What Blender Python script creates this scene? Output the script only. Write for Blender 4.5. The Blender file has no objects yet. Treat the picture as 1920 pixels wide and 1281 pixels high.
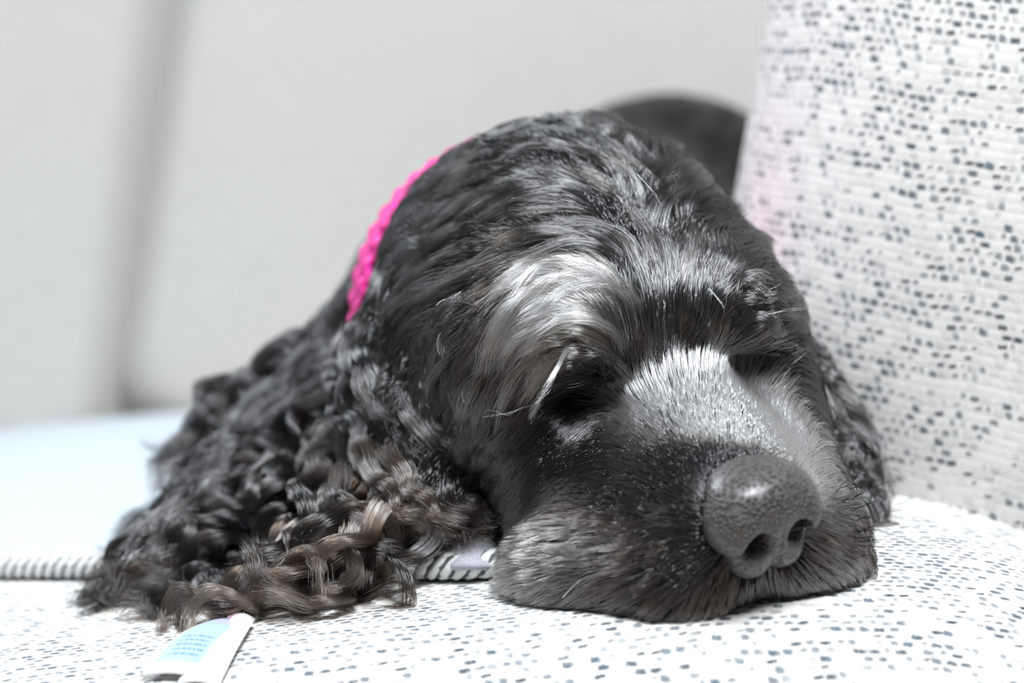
import bpy, bmesh, math, time
import numpy as np
from mathutils import Vector, Matrix

T0 = time.time()
rng = np.random.default_rng(7)
scene = bpy.context.scene
COL = scene.collection

# ------------------------------------------------------------------ camera
FPX = 85.0 / 36.0 * 1920.0
PITCH = 0.105
CAM = np.array([0.0, -0.765, 0.159])
FW = np.array([0.0, math.cos(PITCH), -math.sin(PITCH)])
UPV = np.array([0.0, math.sin(PITCH), math.cos(PITCH)])
RT = np.array([1.0, 0.0, 0.0])
cd = bpy.data.cameras.new('camera'); cam = bpy.data.objects.new('camera', cd); COL.objects.link(cam)
cam.location = CAM; cam.rotation_euler = (math.pi / 2 - PITCH, 0, 0)
cd.lens = 85; cd.sensor_width = 36; cd.clip_start = 0.02
cd.dof.use_dof = True; cd.dof.focus_distance = 0.765; cd.dof.aperture_fstop = 5.6
scene.camera = cam

def P(px, py, D):
    """point seen at pixel (px, py) of the 1920x1281 frame, D metres along the camera axis"""
    return CAM + D * (FW + (px - 960.0) / FPX * RT + (640.5 - py) / FPX * UPV)
def proj(p):
    q = np.asarray(p) - CAM; d = q @ FW
    return np.stack([960 + FPX * (q @ RT) / d, 640.5 - FPX * (q @ UPV) / d, d], -1)

# ------------------------------------------------------------------ light
w = bpy.data.worlds.new('world'); scene.world = w; w.use_nodes = True
bg = w.node_tree.nodes['Background']; bg.inputs[0].default_value = (0.90, 0.95, 1.0, 1); bg.inputs[1].default_value = 0.11
ld = bpy.data.lights.new('window_light', 'AREA'); ld.shape = 'RECTANGLE'; ld.size = 0.60; ld.size_y = 0.55
ld.energy = 68; ld.color = (0.93, 0.97, 1.0)
lo = bpy.data.objects.new('window_light', ld); COL.objects.link(lo)
lo.location = (0.20, -0.80, 1.55)
lo.rotation_euler = (Vector((0.0, 0.05, 0.05)) - lo.location).to_track_quat('-Z', 'Y').to_euler()
l2 = bpy.data.lights.new('side_window_light', 'AREA'); l2.shape = 'RECTANGLE'; l2.size = 0.6; l2.size_y = 0.6
l2.energy = 30; l2.color = (0.88, 0.94, 1.0)
lo2 = bpy.data.objects.new('side_window_light', l2); COL.objects.link(lo2)
lo2.location = (-0.95, 0.70, 1.25)
lo2.rotation_euler = (Vector((0.0, 0.05, 0.05)) - lo2.location).to_track_quat('-Z', 'Y').to_euler()
scene.view_settings.view_transform = 'Standard'; scene.view_settings.look = 'None'
scene.cycles.adaptive_threshold = 0.07; scene.cycles.max_bounces = 4; scene.cycles.diffuse_bounces = 3; scene.cycles.glossy_bounces = 3; scene.cycles.transmission_bounces = 3
scene.view_settings.exposure = -0.28; scene.view_settings.gamma = 1.0; scene.view_settings.use_curve_mapping = False

# ------------------------------------------------------------------ helpers
def tag(o, label=None, cat=None, kind=None, group=None):
    if label: o['label'] = label
    if cat: o['category'] = cat
    if kind: o['kind'] = kind
    if group: o['group'] = group
    return o

def mesh_obj(name, verts, faces, mat=None, parent=None, smooth=True, uv=None, mats=None, fmat=None):
    me = bpy.data.meshes.new(name)
    me.from_pydata([tuple(map(float, v)) for v in verts], [], [tuple(map(int, f)) for f in faces])
    if uv is not None:                                  # one uv per vertex
        l = me.uv_layers.new(name='uv')
        idx = np.empty(len(me.loops), np.int32); me.loops.foreach_get('vertex_index', idx)
        l.data.foreach_set('uv', np.asarray(uv, np.float32)[idx].ravel())
    if smooth: me.polygons.foreach_set('use_smooth', np.ones(len(me.polygons), bool))
    for m in (mats or ([mat] if mat else [])): me.materials.append(m)
    if fmat is not None: me.polygons.foreach_set('material_index', np.asarray(fmat, np.int32))
    me.update()
    o = bpy.data.objects.new(name, me); COL.objects.link(o)
    if parent: o.parent = parent
    return o

class X:
    """shader scalar expression"""
    nt = None
    def __init__(s, v): s.v = v
    @staticmethod
    def m(op, *a, clamp=False):
        n = X.nt.nodes.new('ShaderNodeMath'); n.operation = op; n.use_clamp = clamp
        for i, x in enumerate(a):
            x = x.v if isinstance(x, X) else x
            if isinstance(x, (int, float)): n.inputs[i].default_value = x
            else: X.nt.links.new(x, n.inputs[i])
        return X(n.outputs[0])
    def __add__(s, o): return X.m('ADD', s, o)
    def __radd__(s, o): return X.m('ADD', o, s)
    def __sub__(s, o): return X.m('SUBTRACT', s, o)
    def __rsub__(s, o): return X.m('SUBTRACT', o, s)
    def __mul__(s, o): return X.m('MULTIPLY', s, o)
    def __rmul__(s, o): return X.m('MULTIPLY', o, s)
    def __truediv__(s, o): return X.m('DIVIDE', s, o)
    def floor(s): return X.m('FLOOR', s)
    def fract(s): return X.m('FRACT', s)
    def abs(s): return X.m('ABSOLUTE', s)
    def __pow__(s, o): return X.m('POWER', s, o)
    def gt(s, o): return X.m('GREATER_THAN', s, o)
    def lt(s, o): return X.m('LESS_THAN', s, o)
    def sin(s): return X.m('SINE', s)
    def step(s, a, b):                                  # smoothstep a..b
        n = X.nt.nodes.new('ShaderNodeMapRange'); n.interpolation_type = 'SMOOTHSTEP'
        X.nt.links.new(s.v, n.inputs[0])
        for i, x in ((1, a), (2, b)):
            if isinstance(x, X): X.nt.links.new(x.v, n.inputs[i])
            else: n.inputs[i].default_value = x
        return X(n.outputs[0])
def xyz(x, y, z=0.0):
    n = X.nt.nodes.new('ShaderNodeCombineXYZ')
    for i, a in enumerate((x, y, z)):
        if isinstance(a, X): X.nt.links.new(a.v, n.inputs[i])
        else: n.inputs[i].default_value = a
    return n.outputs[0]
def white(vec):
    n = X.nt.nodes.new('ShaderNodeTexWhiteNoise'); n.noise_dimensions = '3D'; X.nt.links.new(vec, n.inputs['Vector']); return X(n.outputs['Value'])
def noise(vec, scale=1.0, detail=2.0):
    n = X.nt.nodes.new('ShaderNodeTexNoise'); n.inputs['Scale'].default_value = scale; n.inputs['Detail'].default_value = detail
    if vec is not None: X.nt.links.new(vec, n.inputs['Vector'])
    return X(n.outputs['Fac'])
def mixc(f, a, b):
    n = X.nt.nodes.new('ShaderNodeMix'); n.data_type = 'RGBA'
    if isinstance(f, X): X.nt.links.new(f.v, n.inputs[0])
    else: n.inputs[0].default_value = f
    for i, c in ((6, a), (7, b)):
        if isinstance(c, tuple): n.inputs[i].default_value = (*c, 1)
        else: X.nt.links.new(c, n.inputs[i])
    return n.outputs[2]
def new_mat(name):
    m = bpy.data.materials.new(name); m.use_nodes = True; X.nt = m.node_tree
    b = m.node_tree.nodes['Principled BSDF']
    return m, b
def coords(kind='UV'):
    n = X.nt.nodes.new('ShaderNodeTexCoord'); return n.outputs[kind]
def split(vec):
    n = X.nt.nodes.new('ShaderNodeSeparateXYZ'); X.nt.links.new(vec, n.inputs[0]); return [X(o) for o in n.outputs]
def bump(b, h, strength=0.5, dist=0.001):
    n = X.nt.nodes.new('ShaderNodeBump'); n.inputs['Strength'].default_value = strength; n.inputs['Distance'].default_value = dist
    X.nt.links.new(h.v, n.inputs['Height']); X.nt.links.new(n.outputs[0], b.inputs['Normal'])

def weave_mat(name, cu, cv, dens, light=(0.80, 0.79, 0.77), dark=(0.022, 0.029, 0.037), stain=None, bstr=0.4):
    """hopsack tweed: short pale floats in rows, dark warp showing in the gaps"""
    m, b = new_mat(name)
    u0, v0, _ = split(coords('UV'))
    u = u0 / cu + (v0 * 170.0).sin() * 0.15 + (v0 * 61.0 + u0 * 23.0).sin() * 0.2
    v = v0 / cv + (u0 * 67.0 + 1.0).sin() * 0.2 + (u0 * 190.0 + v0 * 40.0).sin() * 0.09
    row = v.floor()
    rr = white(xyz(row, 3.0))
    ush = u + (row * 0.5).fract() * 1.0 + rr * 0.22
    cell = ush.floor()
    lx = ush.fract() - 0.5; ly = v.fract() - 0.5
    r1 = white(xyz(cell, row)); r2 = white(xyz(cell, row, 5.0)); r3 = white(xyz(cell, row, 9.0))
    run = noise(xyz(u * 0.11, row * 3.7), 1.0, 0.0)            # streaky runs along a row
    big = noise(xyz(u0 * 9, v0 * 14), 1.0, 0.0)
    d = (run - 0.5) * 1.5 + (big - 0.5) * 1.0 + dens
    isd = (d - r1).step(-0.10, 0.25)
    sx = 0.24 + r3 * 0.26; sy = 0.20 + r2 * 0.26
    nz = noise(xyz(u0 * 800, v0 * 1000), 1.0, 2.0) - 0.5        # frayed yarn edge
    fib = noise(xyz(u0 * 350, v0 * 2600), 1.0, 1.0)
    jx = (lx + (r2 - 0.5) * 0.35) / sx; jy = (ly + (r3 - 0.5) * 0.30 + lx * (r2 - 0.5) * 0.5) / sy
    el = jx.abs() ** 3.0 + jy.abs() ** 3.0 + nz * 2.4
    dot = (1.3 - el).step(-0.2, 1.4) * isd
    c = mixc((r3 * 0.7 + (fib - 0.5) * 1.6).step(0.1, 0.95), light, tuple(x * 0.80 for x in light))
    c = mixc((fib + rr * 0.35 - 0.15).step(0.55, 0.85) * 0.16, c, (0.42, 0.40, 0.38))
    dk = mixc(r2, dark, tuple(min(1, x * 5.0) for x in dark))
    c = mixc(dot * (0.62 + 0.38 * r3), c, dk)
    if stain: c = stain(c, u0, v0)
    X.nt.links.new(c, b.inputs['Base Color'])
    b.inputs['Roughness'].default_value = 0.95; b.inputs['Specular IOR Level'].default_value = 0.1
    h = (1.0 - (lx * 2.0) ** 4.0) * (1.0 - (ly * 2.0) ** 2.0)
    bump(b, h, bstr, 0.0008)
    return m

def cloth_mat(name, col, scale=900, bstr=0.3, var=0.06):
    m, b = new_mat(name)
    o = coords('Object')
    n1 = noise(o, scale, 2); n2 = noise(o, 12, 3)
    c = mixc(n2, tuple(x * (1 - var) for x in col), tuple(min(1, x * (1 + var)) for x in col))
    c = mixc(n1.step(0.35, 0.7), c, tuple(x * (1 - 2.0 * var) for x in col))
    X.nt.links.new(c, b.inputs['Base Color']); b.inputs['Roughness'].default_value = 0.92
    b.inputs['Specular IOR Level'].default_value = 0.1; b.inputs['Sheen Weight'].default_value = 0.3
    bump(b, n1, bstr, 0.0008)
    return m

def tube(path, rad, n=10, closed=False, cap=True):
    path = np.asarray(path, float); K = len(path)
    rad = np.broadcast_to(np.asarray(rad, float), (K,))
    t = np.gradient(path, axis=0) if not closed else np.roll(path, -1, 0) - np.roll(path, 1, 0)
    t /= np.linalg.norm(t, axis=1)[:, None]
    a = np.zeros_like(path); ref = np.array([0, 0, 1.0]) if abs(t[0, 2]) < 0.9 else np.array([1.0, 0, 0])
    for i in range(K):
        r = ref - t[i] * (ref @ t[i]); r /= np.linalg.norm(r); a[i] = r; ref = r
    b = np.cross(t, a)
    th = np.linspace(0, 2 * np.pi, n, endpoint=False)
    V = (path[:, None] + rad[:, None, None] * (np.cos(th)[None, :, None] * a[:, None] + np.sin(th)[None, :, None] * b[:, None])).reshape(-1, 3)
    F = []
    for i in range(K if closed else K - 1):
        j = (i + 1) % K
        for k in range(n): F.append((i * n + k, i * n + (k + 1) % n, j * n + (k + 1) % n, j * n + k))
    if not closed and cap:
        F.append(tuple(range(n))[::-1]); F.append(tuple((K - 1) * n + k for k in range(n)))
    return V, F

def smooth_path(pts, n):
    pts = np.asarray(pts, float); K = len(pts)
    t = np.linspace(0, K - 1, n); i = np.clip(t.astype(int), 0, K - 2); f = (t - i)[:, None]
    p = lambda j: pts[np.clip(j, 0, K - 1)]
    p0, p1, p2, p3 = p(i - 1), p(i), p(i + 1), p(i + 2)
    return 0.5 * (2 * p1 + (p2 - p0) * f + (2 * p0 - 5 * p1 + 4 * p2 - p3) * f ** 2 + (3 * p1 - p0 - 3 * p2 + p3) * f ** 3)

def outline(hx, hy, rc, n=240):
    """rounded rectangle loop"""
    pts = []
    for cx, cy, a0 in ((hx - rc, hy - rc, 0), (-hx + rc, hy - rc, 90), (-hx + rc, -hy + rc, 180), (hx - rc, -hy + rc, 270)):
        for k in range(13):
            a = math.radians(a0 + 90 * k / 12); pts.append((cx + rc * math.cos(a), cy + rc * math.sin(a)))
    pts = np.array(pts + [pts[0]]); s = np.r_[0, np.cumsum(np.linalg.norm(np.diff(pts, axis=0), axis=1))]
    q = np.linspace(0, s[-1], n, endpoint=False)
    return np.stack([np.interp(q, s, pts[:, 0]), np.interp(q, s, pts[:, 1])], 1)

def cushion(name, hx, hy, hz, rc, edge, crown, mat, M, parent=None, n=240, warp=None):
    """slab with rounded plan corners, rolled edges and a crowned face; local z is the face normal"""
    o = outline(hx, hy, rc, n)
    ts = np.r_[np.linspace(0, 0.80, 26), np.linspace(0.80, 1, 16)[1:]]
    V, UV, F = [], [], []
    rings = []
    def put(pts, z, uv):
        k = len(V); V.extend(np.c_[pts, np.broadcast_to(z, len(pts))]); UV.extend(uv); rings.append(k)
    hm = min(hx, hy)
    ee = np.clip(1 - (1 - ts) * hm / edge, 0, 1); zz = hz * np.sqrt(np.clip(1 - ee * ee, 0, 1))
    arc = np.r_[0, np.cumsum(np.hypot(np.diff(ts) * hm, np.diff(zz)))] / hm
    add = dict(zip(ts, arc - ts))
    for sgn in (1, -1):
        for t in (ts if sgn > 0 else ts[::-1]):
            q = o * max(t, 1e-4)
            # distance to the edge approximated along the ray
            dist = (1 - t) * np.minimum(hx, hy)
            e = np.clip(1 - dist / edge, 0, 1)
            roll = hz * (1 - np.sqrt(np.clip(1 - e * e, 0, 1)))
            cr = crown * np.prod(1 - np.clip(np.abs(q) / np.array([hx, hy]), 0, 1) ** 2.2, axis=1) ** 0.7
            un = o / np.linalg.norm(o, axis=1)[:, None] * add[t] * hm
            put(q, sgn * (hz - roll + cr), (q + un) if sgn > 0 else (q + un) * np.array([-1, 1]) + 3.0)
    V = np.array(V); UV = np.array(UV)
    for i in range(len(rings) - 1):
        a, b = rings[i], rings[i + 1]
        for k in range(n): F.append((a + k, b + k, b + (k + 1) % n, a + (k + 1) % n))
    if warp is not None: V = warp(V)
    V = (np.asarray(M)[:3, :3] @ V.T).T + np.asarray(M)[:3, 3]
    return mesh_obj(name, V, F, mat, parent, uv=UV), o

def frame(origin, xdir, zdir):
    z = np.asarray(zdir, float); z /= np.linalg.norm(z); x = np.asarray(xdir, float); x = x - z * (x @ z); x /= np.linalg.norm(x)
    M = np.eye(4); M[:3, 0] = x; M[:3, 1] = np.cross(z, x); M[:3, 2] = z; M[:3, 3] = origin; return M

def subst(M, pts): return (np.asarray(M)[:3, :3] @ np.asarray(pts).T).T + np.asarray(M)[:3, 3]

# ------------------------------------------------------------------ setting
SOFA_FLOOR = -0.45
m_floor, b = new_mat('floor_boards')
n1 = noise(coords('Object'), 6, 4); X.nt.links.new(mixc(n1, (0.34, 0.25, 0.17), (0.45, 0.34, 0.24)), b.inputs['Base Color']); b.inputs['Roughness'].default_value = 0.5
fl = mesh_obj('floor', [(-2.5, -2.5, SOFA_FLOOR), (2.5, -2.5, SOFA_FLOOR), (2.5, 2.0, SOFA_FLOOR), (-2.5, 2.0, SOFA_FLOOR)], [(0, 1, 2, 3)], m_floor, smooth=False)
tag(fl, 'brown floor under the sofa', 'floor', 'structure')

m_seat = weave_mat('seat_tweed', 0.0043, 0.0034, 0.86, bstr=0.35)
def pink(c, u, v):
    n = noise(xyz(u * 18, v * 18), 1.0, 3.0)
    d = ((u + 0.232) / 0.050) ** 2.0 + ((v - 0.030) / 0.065) ** 2.0
    f = (1.0 - d + (n - 0.5) * 1.1).step(0.0, 1.0) * 0.20
    return mixc(f, c, (0.80, 0.36, 0.42))
m_pillow = weave_mat('pillow_tweed', 0.0042, 0.0034, 0.62, bstr=0.12)
m_back = cloth_mat('back_tweed', (0.545, 0.535, 0.505), 500)
m_welt = cloth_mat('welt_cord', (0.78, 0.77, 0.75), 700)
m_base = cloth_mat('sofa_frame_cloth', (0.55, 0.54, 0.52), 500)


def welt(o, z, M, r, mat, parent, name='welt', bulge=0.0):
    pts = np.c_[o * (1 + bulge), np.full(len(o), z)]
    V, F = tube(subst(M, pts), r, 8, closed=True)
    return mesh_obj(name, V, F, mat, parent)

# the sofa's own frame, below and behind the cushions
def boxes(lst):
    V, F = [], []
    for x0, x1, y0, y1, z0, z1 in lst:
        k = len(V); V += [(x, y, z) for z in (z0, z1) for y in (y0, y1) for x in (x0, x1)]
        F += [tuple(k + i for i in f) for f in ((0, 2, 3, 1), (4, 5, 7, 6), (0, 1, 5, 4), (2, 6, 7, 3), (0, 4, 6, 2), (1, 3, 7, 5))]
    return V, F

# seat cushion: crowned slab, a little lower to the left, its front right corner beside the muzzle
SX, SY, SZ = 0.52, 0.36, 0.07
SEAT_M = frame(np.array([-0.290, 0.252, -0.1165]), (1, 0.02, 0.130), (-0.130, 0.0, 1))
seat, so = cushion('seat_cushion', SX, SY, SZ, 0.13, 0.075, 0.012, m_seat, SEAT_M, None, n=320)
tag(seat, 'flecked off-white tweed seat cushion the dog rests its chin on', 'seat cushion')
welt(so, 0.028, SEAT_M, 0.0035, m_welt, seat, bulge=-0.006)

PIL_M = frame(np.array([0.262, 0.115, 0.125]), (0.86, -0.50, -0.14), (-0.50, -0.86, 0.08))
arm, ao = cushion('scatter_cushion', 0.19, 0.19, 0.05, 0.06, 0.09, 0.035, m_pillow, PIL_M, None, n=280)
tag(arm, 'plump flecked tweed cushion standing upright beside the dog', 'cushion')
welt(ao, 0.0, PIL_M, 0.004, m_welt, arm, bulge=0.004)

for k, (x0, x1, yb) in enumerate(((-0.855, -0.1775, 0.655), (-0.1925, 0.505, 0.655))):
    M = frame(np.array([(x0 + x1) / 2, yb, 0.268 - 0.062 * k]), (1, 0.0, -0.14), (0.0, -0.98, 0.17))
    o, oo = cushion('back_cushion', (x1 - x0) / 2, 0.30, 0.07, 0.025, 0.025, 0.02, m_back, M, None, n=160)
    tag(o, ('pale grey back cushion at the far left edge of the sofa', 'pale grey back cushion behind the dog')[k], 'back cushion', group='sofa back cushions')
V, F = boxes([(-1.0, 0.62, -0.12, 0.86, -0.42, -0.165), (-1.0, 0.62, 0.735, 0.90, -0.165, 0.42)])
frm = mesh_obj('sofa_frame', V, F, m_base, smooth=False)
tag(frm, 'pale cloth-covered sofa frame beneath and behind the cushions', 'sofa')
V, F = boxes([(-0.96, -0.90, -0.08, -0.02, -0.45, -0.42), (0.52, 0.58, -0.08, -0.02, -0.45, -0.42), (-0.96, -0.90, 0.80, 0.86, -0.45, -0.42), (0.52, 0.58, 0.80, 0.86, -0.45, -0.42)])
for k in range(4): mesh_obj('foot', V[k * 8:k * 8 + 8], F[:6], m_floor, frm, smooth=False)


# ------------------------------------------------------------------ what things rest on
from mathutils.bvhtree import BVHTree
from mathutils.kdtree import KDTree
def bvh_of(o): return BVHTree.FromPolygons([v.co[:] for v in o.data.vertices], [p.vertices[:] for p in o.data.polygons])
SEAT_BVH = bvh_of(seat)
def unit(v): return v / np.maximum(np.linalg.norm(v, axis=-1, keepdims=True), 1e-9)
def on_seat(px, py, up=0.0, bvh=SEAT_BVH):
    h = bvh.ray_cast(Vector(CAM), Vector(unit(P(px, py, 1.0) - CAM)))
    if h[0] is None: h = (Vector(P(px, py, 0.8)),)
    return np.array(h[0]) + np.array([0, 0, up])

# thin pet mat edged with a striped twisted cord
c_a = on_seat(938, 1092); c_b = on_seat(60, 1088)
e1 = unit((c_b - c_a) * np.array([1, 1, 0])); e2 = np.array([e1[1], -e1[0], 0.0]); e2 = e2 if e2[1] > 0 else -e2
MHX, MHY = 0.27, 0.175
mc = c_a * np.array([1, 1, 0]) + e1 * (MHX - 0.012) + e2 * (MHY + 0.004)
mzc = np.array(SEAT_BVH.ray_cast(Vector((mc[0], mc[1], 0.3)), Vector((0, 0, -1)))[0])[2]
m_mat = cloth_mat('mat_fleece', (0.49, 0.545, 0.60), 420, 0.25, 0.04)
MAT_M = frame(np.array([mc[0], mc[1], mzc + 0.004]), -e1, (-0.130, 0.0, 1))
def mat_warp(V):
    W = subst(MAT_M, V)
    for k in range(len(W)):                                       # lie on the crowned seat
        h = SEAT_BVH.ray_cast(Vector((W[k, 0], W[k, 1], 0.3)), Vector((0, 0, -1)))
        z = h[0][2] if h[0] is not None else mzc
        W[k, 2] = z + 0.0055 + V[k, 2]
    return W
mat_o, mo = cushion('pet_mat', MHX, MHY, 0.0055, 0.03, 0.012, 0.004, m_mat, np.eye(4), None, n=200, warp=mat_warp)
tag(mat_o, 'pale blue-grey pet mat with striped cord edging under the dog', 'pet mat')
MAT_BVH = bvh_of(mat_o)
m_cordw = cloth_mat('cord_white', (0.80, 0.81, 0.80), 900, 0.2, 0.03); m_cordg = cloth_mat('cord_grey', (0.10, 0.11, 0.12), 900, 0.2, 0.05)
cp = outline(MHX + 0.003, MHY + 0.003, 0.033, 1400)
cp = mat_warp(np.c_[cp, np.zeros(len(cp))])
V, F = tube(cp[::4], 0.0045, 8, closed=True); mesh_obj('piping', V, F, m_cordg, mat_o)['label'] = 'grey core of the twisted edging cord'
seg = np.linalg.norm(np.roll(cp, -1, 0) - cp, axis=1); sl = np.r_[0, np.cumsum(seg)]; tot = sl[-1]
turns = round(tot / 0.0185); ct = unit(np.roll(cp, -1, 0) - np.roll(cp, 1, 0)); cb = unit(np.cross(ct, np.array([0, 0, 1.0]))); cnn = np.cross(cb, ct)
for k in range(4):
    a_ = 2 * np.pi * (turns * sl[:-1] / tot + k / 4)
    V, F = tube(cp + 0.0030 * (np.cos(a_)[:, None] * cb + np.sin(a_)[:, None] * cnn), 0.0020, 6, closed=True)
    mesh_obj('cord_strand', V, F, m_cordw, mat_o)
# frayed felt corner tab standing over the cord
ga_, gb_ = np.meshgrid(np.linspace(-1, 1, 30), np.linspace(0, 1, 18), indexing='ij')
rag = np.zeros_like(ga_); rag[-4:] = rng.uniform(-3, 7, (4, 18)); rag[:, -2:] += rng.uniform(-3, 3, (30, 2))
base = on_seat(890, 1060, 0.0, MAT_BVH); bD = proj(base)[2]
tp = np.stack([P(889 + 44 * a_ * (1 - 0.30 * b_ * b_) + r_, 1060 - 64 * math.sin(b_ * 1.5) + 4 * a_ * a_ + 0.3 * r_, bD - 0.008 + 0.020 * b_ - 0.004 * (1 - a_ * a_)) for a_, b_, r_ in zip(ga_.ravel(), gb_.ravel(), rag.ravel())])
tf = [(i * 18 + j, (i + 1) * 18 + j, (i + 1) * 18 + j + 1, i * 18 + j + 1) for i in range(29) for j in range(17)]
tab = mesh_obj('felt_tab', tp, tf, cloth_mat('lilac_felt', (0.47, 0.47, 0.54), 1500, 0.5, 0.08), mat_o); tab['label'] = 'lilac-grey felt tab with a frayed edge'
md = tab.modifiers.new('thick', 'SOLIDIFY'); md.thickness = 0.0022
# folded paper-like care tag sticking out towards the camera
def leaf(quad, ups, name, mat, sag=0.004):
    N1, N2 = 14, 10; V = []; UV = []
    for i in range(N1):
        for j in range(N2):
            a_, b_ = i / (N1 - 1), j / (N2 - 1)
            q = (np.array(quad[0]) * (1 - a_) * (1 - b_) + np.array(quad[1]) * (1 - a_) * b_ + np.array(quad[2]) * a_ * b_ + np.array(quad[3]) * a_ * (1 - b_))
            up = ups[0] * (1 - a_) + ups[1] * a_ + sag * math.sin(a_ * math.pi) + 0.0015 * math.sin(b_ * 3.1)
            V.append(on_seat(q[0], q[1], up)); UV.append((b_, a_))
    F = [(i * N2 + j, i * N2 + j + 1, (i + 1) * N2 + j + 1, (i + 1) * N2 + j) for i in range(N1 - 1) for j in range(N2 - 1)]
    o = mesh_obj(name, V, F, mat, mat_o, uv=UV); md = o.modifiers.new('thick', 'SOLIDIFY'); md.thickness = 0.0005
    return o
m_tag, b = new_mat('care_tag_print'); u, v, _ = split(coords('UV'))
panel = u.step(0.05, 0.10) * (1.0 - u.step(0.86, 0.92)) * (1.0 - v.step(0.84, 0.90))
lines = ((v * 15.0).fract() - 0.5).abs().lt(0.25) * noise(xyz(u * 24.0, (v * 15.0).floor() * 5.0), 1.0, 2.0).gt(0.45) * u.gt(0.22) * u.lt(0.80) * v.gt(0.45) * v.lt(0.78)
c = mixc(panel, (0.82, 0.81, 0.80), mixc(v.step(0.0, 0.4), (0.38, 0.38, 0.62), (0.34, 0.50, 0.64)))
c = mixc(lines * 0.8, c, (0.10, 0.22, 0.36)); X.nt.links.new(c, b.inputs['Base Color']); b.inputs['Roughness'].default_value = 0.6
m_tag2, b = new_mat('care_tag_back'); u, v, _ = split(coords('UV'))
c = mixc(u.step(0.10, 0.14) * (1 - u.step(0.20, 0.24)) * (1 - v.step(0.3, 0.5)), (0.80, 0.79, 0.79), (0.70, 0.15, 0.50)); X.nt.links.new(c, b.inputs['Base Color']); b.inputs['Roughness'].default_value = 0.6
leaf([(388, 1180), (462, 1184), (375, 1284), (262, 1280)], (0.002, 0.0015), 'care_tag', m_tag, 0.003)['label'] = 'folded white care tag with a printed light blue panel'
leaf([(430, 1172), (478, 1178), (410, 1300), (330, 1296)], (0.0025, 0.0015), 'care_tag', m_tag2, 0.001)['label'] = 'lower white leaf of the care tag'

# heights the dog lies on
GX, GY = np.linspace(-0.30, 0.28, 117), np.linspace(-0.16, 0.66, 165)
SH = np.full((117, 165), -0.03, np.float32); MH = SH.copy()
for i, x in enumerate(GX):
    for j, y in enumerate(GY):
        h = SEAT_BVH.ray_cast(Vector((x, y, 0.3)), Vector((0, 0, -1)))
        if h[0] is not None: SH[i, j] = h[0][2]
        MH[i, j] = SH[i, j]
        h = MAT_BVH.ray_cast(Vector((x, y, 0.3)), Vector((0, 0, -1)))
        if h[0] is not None: MH[i, j] = max(h[0][2], MH[i, j])
def support(p, A=None):
    A = MH if A is None else A
    fx = np.clip((p[..., 0] - GX[0]) / (GX[1] - GX[0]), 0, 115.99); fy_ = np.clip((p[..., 1] - GY[0]) / (GY[1] - GY[0]), 0, 163.99)
    i = fx.astype(int); j = fy_.astype(int); a_ = fx - i; b_ = fy_ - j
    return A[i, j] * (1 - a_) * (1 - b_) + A[i + 1, j] * a_ * (1 - b_) + A[i, j + 1] * (1 - a_) * b_ + A[i + 1, j + 1] * a_ * b_
print('mat', time.time() - T0)

# ------------------------------------------------------------------ dog: implicit body
HO = P(1147, 607, 0.822)                                   # centre of the skull
fy = np.array([0.33, -0.478, 0.812]); fy /= np.linalg.norm(fy)
ROLL = math.radians(12)
ha = np.array([fy[2], 0, -fy[0]]); ha /= np.linalg.norm(ha); hu = np.cross(fy, ha)
hr = math.cos(ROLL) * ha + math.sin(ROLL) * hu; hup = math.cos(ROLL) * hu - math.sin(ROLL) * ha
c2w = lambda v: v[0] * RT + v[1] * UPV - v[2] * FW
HF, HR, HU = c2w(fy), c2w(hr), c2w(hup)                    # forward, viewer's right, up of the head
HB = np.stack([HF, HR, HU], 1)
def H(f, r, u): return HO + HB @ (np.array([f, r, u]) * 0.01)

class SDF:
    def __init__(s): s.prims = []
    def ell(s, c, rad, B=None, k=0.015): s.prims.append(('e', np.asarray(c, float), np.asarray(rad, float), np.eye(3) if B is None else B, k)); return s
    def cap(s, a, b, ra, rb, k=0.02): s.prims.append(('c', np.asarray(a, float), np.asarray(b, float), ra, rb, k)); return s
    def sub(s, c, rad, B=None, k=0.006): s.prims.append(('s', np.asarray(c, float), np.asarray(rad, float), np.eye(3) if B is None else B, k)); return s
    def subcap(s, a, b, ra, rb, k=0.004): s.prims.append(('t', np.asarray(a, float), np.asarray(b, float), ra, rb, k)); return s
    @staticmethod
    def _e(p, q):
        l = (p - q[1]) @ q[3]; k0 = np.linalg.norm(l / q[2], axis=-1); k1 = np.linalg.norm(l / q[2] ** 2, axis=-1)
        return k0 * (k0 - 1) / np.maximum(k1, 1e-9)
    @staticmethod
    def _c(p, q):
        ab = q[2] - q[1]; t = np.clip((p - q[1]) @ ab / (ab @ ab), 0, 1)
        return np.linalg.norm(p - q[1] - t[..., None] * ab, axis=-1) - (q[3] + (q[4] - q[3]) * t)
    def __call__(s, p):
        d = None
        for q in s.prims:
            e = s._e(p, q) if q[0] in 'es' else s._c(p, q)
            k = q[-1]
            if d is None: d = e; continue
            if q[0] in 'st':
                e = -e; h = np.clip(0.5 - 0.5 * (d - e) / k, 0, 1); d = d + (e - d) * h + k * h * (1 - h)
            else:
                h = np.clip(0.5 + 0.5 * (e - d) / k, 0, 1); d = e + (d - e) * h - k * h * (1 - h)
        return d

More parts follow.
